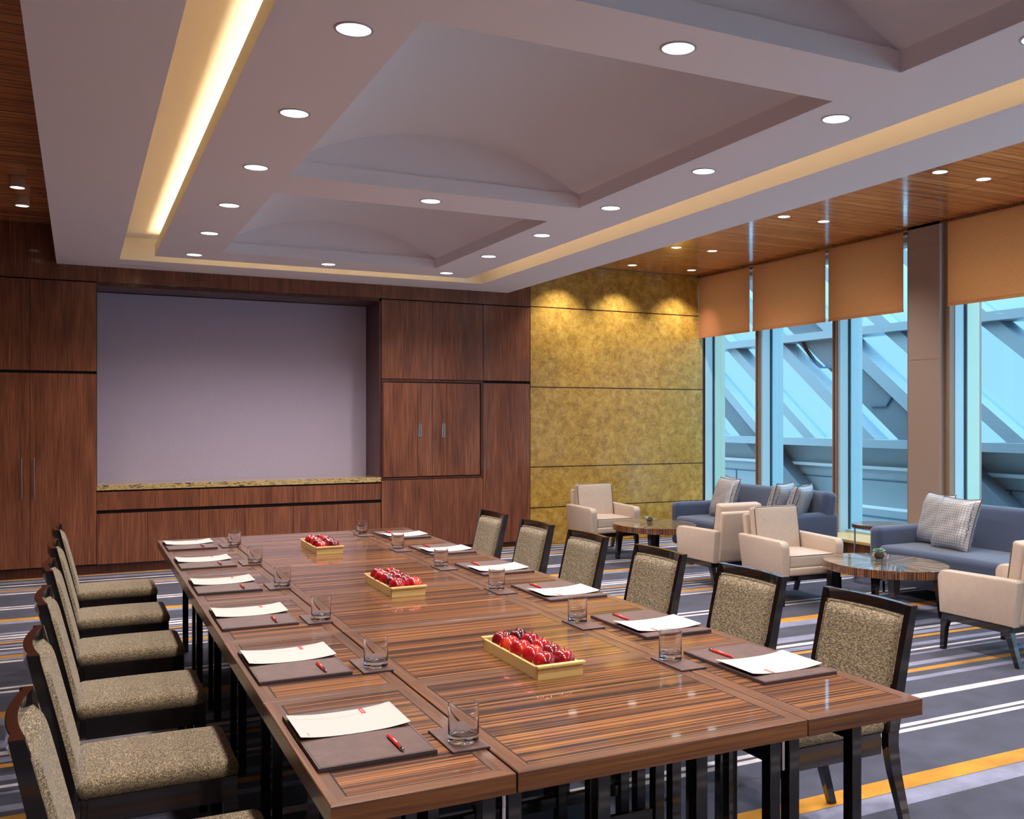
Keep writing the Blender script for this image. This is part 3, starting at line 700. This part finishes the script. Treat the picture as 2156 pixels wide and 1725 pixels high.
# ------------------------------------------------------------------ apple trays
tr_ = empty('wooden_tray', (0,0,0), '', 'tray', 'pale wooden trays of apples')
bm = new_bm(); box(bm, -.072, .072, -.225, .225, 0, .008); link('tray_base', bm, 'bamboo', tr_)
for sx in (-1, 1):
    bm = new_bm(); box(bm, -.005, .005, -.23, .23, 0, .040, 0, .0015); link('side_board', bm, 'bamboo', tr_, loc=(sx*.075,0,0))
for sy in (-1, 1):
    bm = new_bm(); box(bm, -.08, .08, -.005, .005, 0, .038, 0, .001); box(bm, -.085, .085, -.016 if sy < 0 else -.006, .006 if sy < 0 else .016, .038, .047, 0, .003); link('end_board', bm, 'bamboo', tr_, loc=(0,sy*.235,0))
ap = empty('apple', (0,0,0), '', 'apple')
def apple_bm(sq, lobes):
    bm = new_bm(); prof = []
    for i in range(21):
        a = PI*i/20; r = .0375*math.sin(a)**.92*(1+.10*math.cos(a)); z = -.034*math.cos(a)
        if i > 16: z -= .012*((i-16)/4)**2
        if i < 3: z += .006*((3-i)/3)**2
        prof.append((max(r, 0) if 0 < i < 20 else 0, (z*sq+.034)))
    lathe(bm, prof, 28)
    for v in bm.verts:
        th = math.atan2(v.co.y, v.co.x); k_ = 1+lobes*math.cos(5*th)*(abs(v.co.z-.034)/.034)**2; v.co.x *= k_; v.co.y *= k_
    return bm
link('flesh', apple_bm(1, .03), 'apple', ap, True)
bm = new_bm(); tube(bm, [(0,0,.052),(.002,0,.062),(.006,.001,.072)], .0013, 6); link('stem', bm, 'stem', ap, True)
used = False; ua = False
for ti, (yy, tn) in enumerate(((3.10, 'the tray nearest the camera'), (4.75, 'the middle tray'), (6.39, 'the farthest tray'))):
    x_ = 1.362
    place(tr_, used, (x_, yy, TZ), 0, ['pale wooden tray of ten red apples nearest the camera', 'pale wooden tray of red apples midway along the table', 'pale wooden tray of red apples farthest down the table'][ti]); used = True
    for r_ in range(5):
        for c_ in (-1, 1):
            yy_ = yy-.183+.0905*r_+random.uniform(-.004,.004)
            lab = f'red apple in {tn}, {"left" if c_ < 0 else "right"} row, {["first from the near end", "second from the near end", "middle one", "second from the far end", "at the far end"][r_]}'
            o = place(ap, ua, (x_+c_*.0365+random.uniform(-.001,.001), yy_, TZ+.0095+random.uniform(0, .001)), random.uniform(0, 6.28), lab); ua = True
            o['group'] = f'red apples in {tn}'
            o.rotation_euler = (random.uniform(-.22,.22), random.uniform(-.22,.22), o.rotation_euler[2]); s_ = random.uniform(.97, 1.06); o.scale = (s_, s_, s_*random.uniform(.96, 1.06))

# ------------------------------------------------------------------ dining chairs (front = +x, origin under seat rear)
ch = empty('conference_chair', (0,0,0), '', 'chair', 'tweed conference chairs around the table')
HB = .885
def bx_(z): return -.005-.105*((z-.42)/(HB-.42))**1.1 if z > .42 else -.005
bm = new_bm()   # seat frame
box(bm, .02, .44, -.222, -.198, .355, .435, 0, .003); box(bm, .02, .44, .198, .222, .355, .435, 0, .003)
box(bm, .415, .445, -.222, .222, .355, .435, 0, .003); box(bm, .0, .03, -.2, .2, .355, .435, 0, .003)
link('seat_frame', bm, 'lacquer', ch)
bm = new_bm(); rbox(bm, (.222, 0, .452), (.232, .222, .030), .028, 3, 6, (0,0,.014)); link('seat', bm, 'tweed', ch, True)
for sy in (-1, 1):
    bm = new_bm(); rect_loft(bm, [(.430+.008, sy*.205, 0, .028, .028), (.425, sy*.203, .36, .044, .042), (.423, sy*.203, .435, .044, .042)]); link('front_leg', bm, 'lacquer', ch)
    bm = new_bm(); path = [(-.125, sy*.215, 0, .030, .028), (-.085, sy*.217, .14, .036, .03), (-.045, sy*.218, .28, .044, .034), (-.025, sy*.220, .38, .05, .036)]
    rect_loft(bm, path+[(-.024, sy*.222, .435, .052, .036)]); link('rear_leg', bm, 'lacquer', ch)
bm = new_bm()
for sy in (-1, 1):
    rect_loft(bm, [(bx_(z)-.5*(.050-.018*(z-.435)/.45)+.004, sy*(.222+.009*(z-.435)/.45), z, .050-.018*(z-.435)/.45, .034-.006*(z-.435)/.45) for z in (.435,.5,.6,.7,.8,HB-.03,HB)])
secs = []
for i in range(17):
    u = -1+2*i/16; cx_ = -.024*(1-u*u); x_ = bx_(HB)+.002+cx_
    secs.append([(x_, u*.222, HB-.042), (x_, u*.222, HB), (x_-.024, u*.222, HB), (x_-.024, u*.222, HB-.042)])
loft(bm, secs)
secs = []
for i in range(9):
    u = -1+2*i/8; x_ = bx_(.5)-.02*(1-u*u)
    secs.append([(x_, u*.21, .43), (x_, u*.21, .48), (x_-.03, u*.21, .48), (x_-.03, u*.21, .43)])
loft(bm, secs); bmesh.ops.recalc_face_normals(bm, faces=bm.faces)
link('back_frame', bm, 'lacquer', ch)
bm = new_bm(); secs = []
for i in range(21):
    u = -1+2*i/20; w_ = .024 if abs(u) < .9 else .032; x_ = bx_(HB)+.004-.024*(1-min(1, abs(u)*1.08)**2)
    secs.append([(x_, u*.245, HB), (x_, u*.245, HB+.0025), (x_-w_, u*.245, HB+.0025), (x_-w_, u*.245, HB)])
loft(bm, secs); bmesh.ops.recalc_face_normals(bm, faces=bm.faces); link('top_cap', bm, 'lacquer_brown', ch)
def back_pad():
    bm = new_bm(); nu, nv = 18, 20; z0, z1 = .455, HB-.040; F = []; B = []
    for j in range(nv+1):
        v = j/nv; z = z0+(z1-z0)*v; fr, br = [], []
        for i in range(nu+1):
            u = -1+2*i/nu; cx_ = -.024*(1-u*u)*(.45+.55*v)
            e = (1-abs(u)**8)*(1-abs(2*v-1)**12); pf = .034*e**.5 if e > 0 else 0
            x_ = bx_(z)+cx_; fr.append(bm.verts.new((x_-.006+pf, u*.216, z))); br.append(bm.verts.new((x_-.026, u*.216, z)))
        F.append(fr); B.append(br)
    for j in range(nv):
        for i in range(nu):
            bm.faces.new((F[j][i], F[j][i+1], F[j+1][i+1], F[j+1][i])); bm.faces.new((B[j][i+1], B[j][i], B[j+1][i], B[j+1][i+1]))
    for i in range(nu): bm.faces.new((F[nv][i], F[nv][i+1], B[nv][i+1], B[nv][i])); bm.faces.new((F[0][i+1], F[0][i], B[0][i], B[0][i+1]))
    for j in range(nv): bm.faces.new((F[j][0], F[j+1][0], B[j+1][0], B[j][0])); bm.faces.new((F[j+1][nu], F[j][nu], B[j][nu], B[j+1][nu]))
    bmesh.ops.recalc_face_normals(bm, faces=bm.faces); return bm
link('backrest', back_pad(), 'tweed', ch, True)
bm = new_bm(); pts = []
for u, v in [(-1,0),(-1,.5),(-1,.96),(-.9,1),(-.5,1),(0,1),(.5,1),(.9,1),(1,.96),(1,.5),(1,0)]:
    z = .46+(HB-.044-.46)*v; pts.append((bx_(z)-.024*(1-u*u)*(.45+.55*v)+.001, u*.213, z))
tube(bm, pts, .004, 6); link('welt', bm, 'tweed', ch, True)
used = False
YLc = [2.72, 3.58, 4.48, 5.40, 6.30, 7.27]; YRc = [2.93, 3.69, 4.50, 5.34, 6.09, 6.88]
for k in range(6):
    place(ch, used, (.005, YLc[k], 0), 0, f'dark-framed tweed chair on the left side of the conference table, {ORD[k]}'); used = True
    place(ch, True, (2.605, YRc[k], 0), PI, f'dark-framed tweed chair on the right side of the conference table, {ORD[k]}')

# ------------------------------------------------------------------ armchairs (front = +y)
ac = empty('armchair', (0,0,0), '', 'armchair', 'cream leather armchairs in the lounge')
bm = new_bm()
for sx in (-1, 1): box(bm, sx*.33-.016, sx*.33+.016, -.30, .32, .205, .25, 0, .003)
box(bm, -.33, .33, .29, .322, .205, .25, 0, .003); box(bm, -.33, .33, -.30, -.27, .205, .25, 0, .003); link('base_frame', bm, 'lacquer', ac)
for sx in (-1, 1):
    bm = new_bm(); rect_loft(bm, [(sx*.335, .315, 0, .036, .036), (sx*.33, .305, .15, .044, .044), (sx*.325, .295, .21, .05, .07)]); link('front_leg', bm, 'lacquer', ac)
    bm = new_bm(); rect_loft(bm, [(sx*.335, -.375, 0, .036, .040), (sx*.33, -.32, .13, .042, .046), (sx*.325, -.285, .21, .05, .06)]); link('rear_leg', bm, 'lacquer', ac)
def rot_x(a, c): return Matrix.Translation(c) @ Matrix.Rotation(a, 4, 'X') @ Matrix.Translation(-Vector(c))
for sx in (-1, 1):
    bm = new_bm(); n = 8; prof = [(-.335, .25), (.34, .25), (.352, .46)]
    for i in range(n+1): a = PI/2*i/n; prof.append((.352-.06+.06*math.cos(a), .485+.06*math.sin(a)))
    prof += [(-.375, .555), (-.385, .54)]
    secs = []
    for xx, ins in ((.262,.01),(.268,.003),(.278,0),(.338,0),(.348,.003),(.353,.01)):
        cy, cz = -.01, .40
        secs.append([(sx*(xx+.012*(z_-.25)/.3), cy+(y_-cy)*(1-ins/.35), cz+(z_-cz)*(1-ins/.15)) for y_, z_ in prof])
    loft(bm, secs); bmesh.ops.recalc_face_normals(bm, faces=bm.faces); link('arm', bm, 'cream_leather', ac, True)
bm = new_bm(); rbox(bm, (0, .005, .285), (.268, .345, .035), .018, 2, 3); link('seat_base', bm, 'cream_leather', ac, True)
bm = new_bm(); rbox(bm, (0, .035, .368), (.262, .30, .055), .022, 3, 5, (0,0,.016)); link('seat_cushion', bm, 'cream_leather', ac, True)
bm = new_bm(); rbox(bm, (0, 0, .23), (.29, .032, .235), .022, 3, 3, M=Matrix.Translation((0,-.325,.265)) @ Matrix.Rotation(.17, 4, 'X')); link('back_shell', bm, 'cream_leather', ac, True)
bm = new_bm(); rbox(bm, (0, 0, .215), (.262, .055, .205), .026, 3, 5, (0,.012,0), M=Matrix.Translation((0,-.235,.375)) @ Matrix.Rotation(.17, 4, 'X')); link('back_cushion', bm, 'cream_leather', ac, True)
bm = new_bm(); M_ = Matrix.Translation((0,-.235,.375)) @ Matrix.Rotation(.17, 4, 'X')
tube(bm, [M_ @ Vector(p) for p in [(-.258,.048,.03),(-.258,.048,.39),(-.24,.048,.412),(.24,.048,.412),(.258,.048,.39),(.258,.048,.03)]], .0045, 6); link('cushion_piping', bm, 'piping', ac, True)
bm = new_bm(); tube(bm, [(-.255,.330,.415),(.255,.330,.415)], .004, 6); tube(bm, [(-.255,.331,.322),(.255,.331,.322)], .003, 6); link('seat_piping', bm, 'piping', ac, True)
ac.scale = (.9, .9, 1)
place(ac, False, (5.54, 4.61, 0), 0, 'cream leather armchair at the right edge, seen from behind and beside')
place(ac, True, (5.53, 6.90, 0), PI-.04, 'cream leather armchair facing forward between the two coffee tables')
place(ac, True, (5.45, 7.84, 0), .0, 'cream leather armchair with its grey back toward the camera, beside the farther sofa')
place(ac, True, (5.51, 10.39, 0), PI, 'cream leather armchair standing against the golden marble wall')

# ------------------------------------------------------------------ coffee tables
ct = empty('coffee_table', (0,0,0), '', 'coffee table', 'oval striped-veneer coffee tables')
ea, eb, hT = .43, .56, .42
bm = new_bm(); uv = bm.loops.layers.uv.new('UVMap'); ns = 12; sub = 8; N = ns*sub
R0 = [(ea*math.cos(2*PI*i/N), eb*math.sin(2*PI*i/N)) for i in range(N)]
topv = [bm.verts.new((x_*.993, y_*.993, hT)) for x_, y_ in R0]; c0 = bm.verts.new((0,0,hT))
s1 = [bm.verts.new((x_, y_, hT-.004)) for x_, y_ in R0]; s2 = [bm.verts.new((x_, y_, hT-.065)) for x_, y_ in R0]; c1 = bm.verts.new((0,0,hT-.065))
for i in range(N):
    j = (i+1) % N; f = bm.faces.new((c0, topv[i], topv[j])); f.material_index = 0
    th = 2*PI*((i//sub)+.5)/ns; ux, uy = -math.sin(th), math.cos(th); vx, vy = math.cos(th), math.sin(th)
    for lp in f.loops: p = lp.vert.co; lp[uv].uv = (p.x*ux+p.y*uy + 3.1*(i//sub), p.x*vx+p.y*vy)
    for q_, (a, b) in enumerate(((topv, s1), (s1, s2))):
        f = bm.faces.new((a[j], a[i], b[i], b[j])); f.material_index = 1; al = 2*PI*.5*i/N; bl = 2*PI*.5*(i+1)/N
        for lp, (uu, vv) in zip(f.loops, ((bl,q_),(al,q_),(al,q_+1),(bl,q_+1))): lp[uv].uv = (uu, vv*.06)
    bm.faces.new((c1, s2[j], s2[i])).material_index = 1
bmesh.ops.recalc_face_normals(bm, faces=bm.faces)
link('tabletop', bm, ['star_veneer', 'star_edge'], ct)
for sx, sy in ((-1,-1), (1,-1), (-1,1), (1,1)):
    bm = new_bm(); rect_loft(bm, [(sx*.255, sy*.375, 0, .040, .040), (sx*.245, sy*.36, .2, .054, .054), (sx*.235, sy*.345, hT-.065, .07, .07)]); link('leg', bm, 'lacquer', ct)
place(ct, False, (5.76, 6.0, 0), 0, 'oval coffee table with starburst veneer in front of the nearer sofa')
place(ct, True, (5.62, 9.40, 0), 0, 'oval coffee table with starburst veneer near the marble wall')

# succulents
def succulent(loc, label, r, wide, seed, sc=1.1):
    rnd = random.Random(seed); t_ = empty('potted_succulent', loc, label, 'plant'); t_.scale = (sc,)*3; bm = new_bm(); n = 6
    prof = [(.026, 0), (wide, .052 if wide > .05 else .05), (wide-.003, .05), (.024, .004)] if wide > .06 else [(.024, 0), (.048, .026), (.036, .052), (.033, .051), (.044, .026), (.022, .004)]
    for (r0, z0), (r1, z1) in zip(prof, prof[1:]):
        for i in range(n):
            a, b = 2*PI*i/n+.3, 2*PI*(i+1)/n+.3
            quad(bm, [(r0*math.cos(a), r0*math.sin(a), z0), (r0*math.cos(b), r0*math.sin(b), z0), (r1*math.cos(b), r1*math.sin(b), z1), (r1*math.cos(a), r1*math.sin(a), z1)])
    quad_f = bm.faces.new([bm.verts.new((prof[0][0]*math.cos(2*PI*i/n+.3), prof[0][0]*math.sin(2*PI*i/n+.3), 0)) for i in range(n)][::-1])
    bm.faces.new([bm.verts.new((prof[-1][0]*math.cos(2*PI*i/n+.3), prof[-1][0]*math.sin(2*PI*i/n+.3), prof[-1][1])) for i in range(n)])
    bmesh.ops.remove_doubles(bm, verts=bm.verts, dist=1e-5); bmesh.ops.recalc_face_normals(bm, faces=bm.faces); link('glass_bowl', bm, 'glass', t_)
    bm = new_bm()
    lathe(bm, [(0,.008),(.020,.008),(.031,.026),(.028,.034),(0,.036)], 14)
    for v in bm.verts: v.co += Vector((rnd.uniform(-.002,.002), rnd.uniform(-.002,.002), rnd.uniform(-.0015,.0015)))
    link('soil', bm, 'soil', t_)
    bm = new_bm(); zc_ = .040 if wide > .06 else .048
    for ring_, (cnt, tilt, ln_) in enumerate(((9, .30, r), (8, .62, r*.85), (6, .95, r*.62), (4, 1.25, r*.4))):
        for i in range(cnt):
            a = 2*PI*i/cnt+ring_*.4+rnd.uniform(-.1,.1); d = Vector((math.cos(a)*math.cos(tilt), math.sin(a)*math.cos(tilt), math.sin(tilt))); s_ = Vector((-math.sin(a), math.cos(a), 0)); up = d.cross(s_)*-1
            base_ = Vector((0,0,zc_)); w = ln_*.36; secs = []
            for t0, ww, th in ((.05,.5,.3),(.4,.95,.34),(.7,1,.3),(.9,.55,.2),(1.0,.05,.05)):
                p = base_+d*ln_*t0+up*(.004*t0*t0); secs.append([p-s_*w*ww, p-up*w*th, p+s_*w*ww, p+up*w*th*.4])
            loft(bm, secs)
    bmesh.ops.recalc_face_normals(bm, faces=bm.faces); link('leaf_rosette', bm, 'succulent', t_, True)
succulent((5.80, 6.10, hT), 'small green succulent in a faceted glass pot on the nearer coffee table', .040, .048, 3, 1.4)
succulent((5.66, 9.56, hT), 'small succulent in a flared glass bowl on the coffee table by the marble wall', .034, .066, 5)

# ------------------------------------------------------------------ sofas (front = -x, origin at front-centre floor)
def sofa(loc, length, depth, label):
    t_ = empty('sofa', loc, label, 'sofa', 'blue-grey window sofas'); hl = length/2
    bm = new_bm(); rbox(bm, (depth/2+.02, 0, .20), (depth/2-.03, hl-.06, .085), .02, 2, 3); link('base', bm, 'sofa_fabric', t_, True)
    for sy, nm in ((-1, ''), (1, '')):
        bm = new_bm(); rbox(bm, (depth/2, sy*(hl-.075), .36), (depth/2-.01, .075, .245), .05, 4, 4, (0,.006,.0)); link('arm', bm, 'sofa_fabric', t_, True)
    bm = new_bm(); rbox(bm, (depth/2-.12, 0, .365), (depth/2-.10, hl-.15, .085), .045, 3, 8, (0,0,.02)); link('seat_cushion', bm, 'sofa_fabric', t_, True)
    bm = new_bm(); rbox(bm, (0,0,0), (.09, hl-.005, .26), .06, 4, 8, (.01,0,0), M=Matrix.Translation((depth-.13, 0, .56)) @ Matrix.Rotation(.13, 4, 'Y')); link('backrest', bm, 'sofa_fabric', t_, True)
    for sx in (.09, depth-.08):
        for sy in (-1, 1):
            bm = new_bm(); box(bm, -.016, .016, -.016, .016, 0, .125, 0, .002); link('leg', bm, 'chrome', t_, loc=(sx, sy*(hl-.1), 0))
    return t_
sofa((6.14, 8.92, 0), 1.98, .86, 'blue-grey sofa with four cushions by the window nearer the marble wall')
sofa((6.33, 5.78, 0), 2.06, .84, 'blue-grey sofa with two cushions at the right edge by the window')
# pillows
def pillow_proto():
    t_ = empty('throw_pillow', (0,0,0), '', 'cushion', 'silver patterned cushions on the sofas'); bm = new_bm(); uv = bm.loops.layers.uv.new('UVMap'); n = 22; h = .235
    G = {}
    for s_ in (-1, 1):
        for i in range(n+1):
            for j in range(n+1):
                u, v = -1+2*i/n, -1+2*j/n; edge = (abs(u) == 1 or abs(v) == 1)
                pin = 1-.075*(1-v*v)*abs(u)**3; pin2 = 1-.075*(1-u*u)*abs(v)**3
                y_, z_ = u*h*pin, v*h*pin2
                th = .082*((1-u**4)*(1-v**4))**.55
                wr = .004*math.sin(9*u+4*v)*math.sin(7*v-3*u)*(1-u**6)*(1-v**6)
                if edge and s_ == 1: G[(1,i,j)] = G[(-1,i,j)]
                else: G[(s_,i,j)] = bm.verts.new((s_*(th+wr if not edge else 0), y_, z_+h))
        for i in range(n):
            for j in range(n):
                vs = (G[(s_,i,j)], G[(s_,i+1,j)], G[(s_,i+1,j+1)], G[(s_,i,j+1)])
                f = bm.faces.new(vs if s_ > 0 else vs[::-1])
                for lp in f.loops: lp[uv].uv = (lp.vert.co.y, lp.vert.co.z)
    link('cover', bm, 'pillow_satin', t_, True)
    bm = new_bm(); pts = []
    ed = [(-1,-1+2*k/20) for k in range(20)]+[(-1+2*k/20,1) for k in range(20)]+[(1,1-2*k/20) for k in range(20)]+[(1-2*k/20,-1) for k in range(21)]
    for u, v in ed: pts.append((0, u*h*(1-.075*(1-v*v)*abs(u)**3)*1.005, v*h*(1-.075*(1-u*u)*abs(v)**3)*1.005+h))
    tube(bm, pts, .0045, 6); link('piping', bm, 'piping', t_, True); return t_
pp = pillow_proto()
def pil(u_, x, y, z, yaw, lean, label):
    o = place(pp, u_, (x, y, z), 0, label); o.rotation_euler = (Matrix.Rotation(yaw, 4, 'Z') @ Matrix.Rotation(lean, 4, 'Y')).to_euler(); return o
pil(False, 6.58, 9.50, .455, -.35, .28, 'silver cushion behind another at the marble-wall end of the farther sofa')
pil(True, 6.42, 9.30, .455, -.12, .32, 'silver cushion in front at the marble-wall end of the farther sofa')
pil(True, 6.54, 8.46, .455, -1.05, .30, 'silver cushion seen edge-on near the middle of the farther sofa')
pil(True, 6.54, 8.17, .455, -1.0, .34, 'silver cushion seen edge-on at the near end of the farther sofa')
pil(True, 6.72, 6.43, .455, -.32, .26, 'silver cushion against the arm of the sofa at the right edge')
pil(True, 6.55, 6.06, .455, -.14, .32, 'silver patterned cushion in front on the sofa at the right edge')

# side table between the sofas
t_ = empty('side_table', (6.86, 7.20, 0), 'small round striped side table on chrome legs between the sofas', 'side table')
bm = new_bm(); uvl = bm.loops.layers.uv.new('UVMap'); N = 48; r = .27; T0 = [bm.verts.new((r*math.cos(2*PI*i/N), r*math.sin(2*PI*i/N), .56)) for i in range(N)]; T1 = [bm.verts.new((v.co.x, v.co.y, .525)) for v in T0]
f = bm.faces.new(T0)
for lp in f.loops: lp[uvl].uv = (lp.vert.co.y, lp.vert.co.x)
bm.faces.new(T1[::-1])
for i in range(N):
    j = (i+1) % N; f = bm.faces.new((T0[j], T0[i], T1[i], T1[j])); f.material_index = 1
    for lp, uu in zip(f.loops, (i+1, i, i, i+1)): lp[uvl].uv = (uu*2*PI*r/N, 0)
link('tabletop', bm, ['star_veneer', 'star_edge'], t_)
for a in (2.75, 4.6, .6, -.7):
    bm = new_bm(); x_, y_ = .255*math.cos(a), .255*math.sin(a); tube(bm, [(x_, y_, 0), (x_, y_, .526)], .008, 8); link('leg', bm, 'chrome', t_, True)
bm = new_bm(); lathe(bm, [(.247,.008),(.263,.008),(.263,.02),(.247,.02),(.247,.008)], 40); link('foot_ring', bm, 'chrome', t_, True)
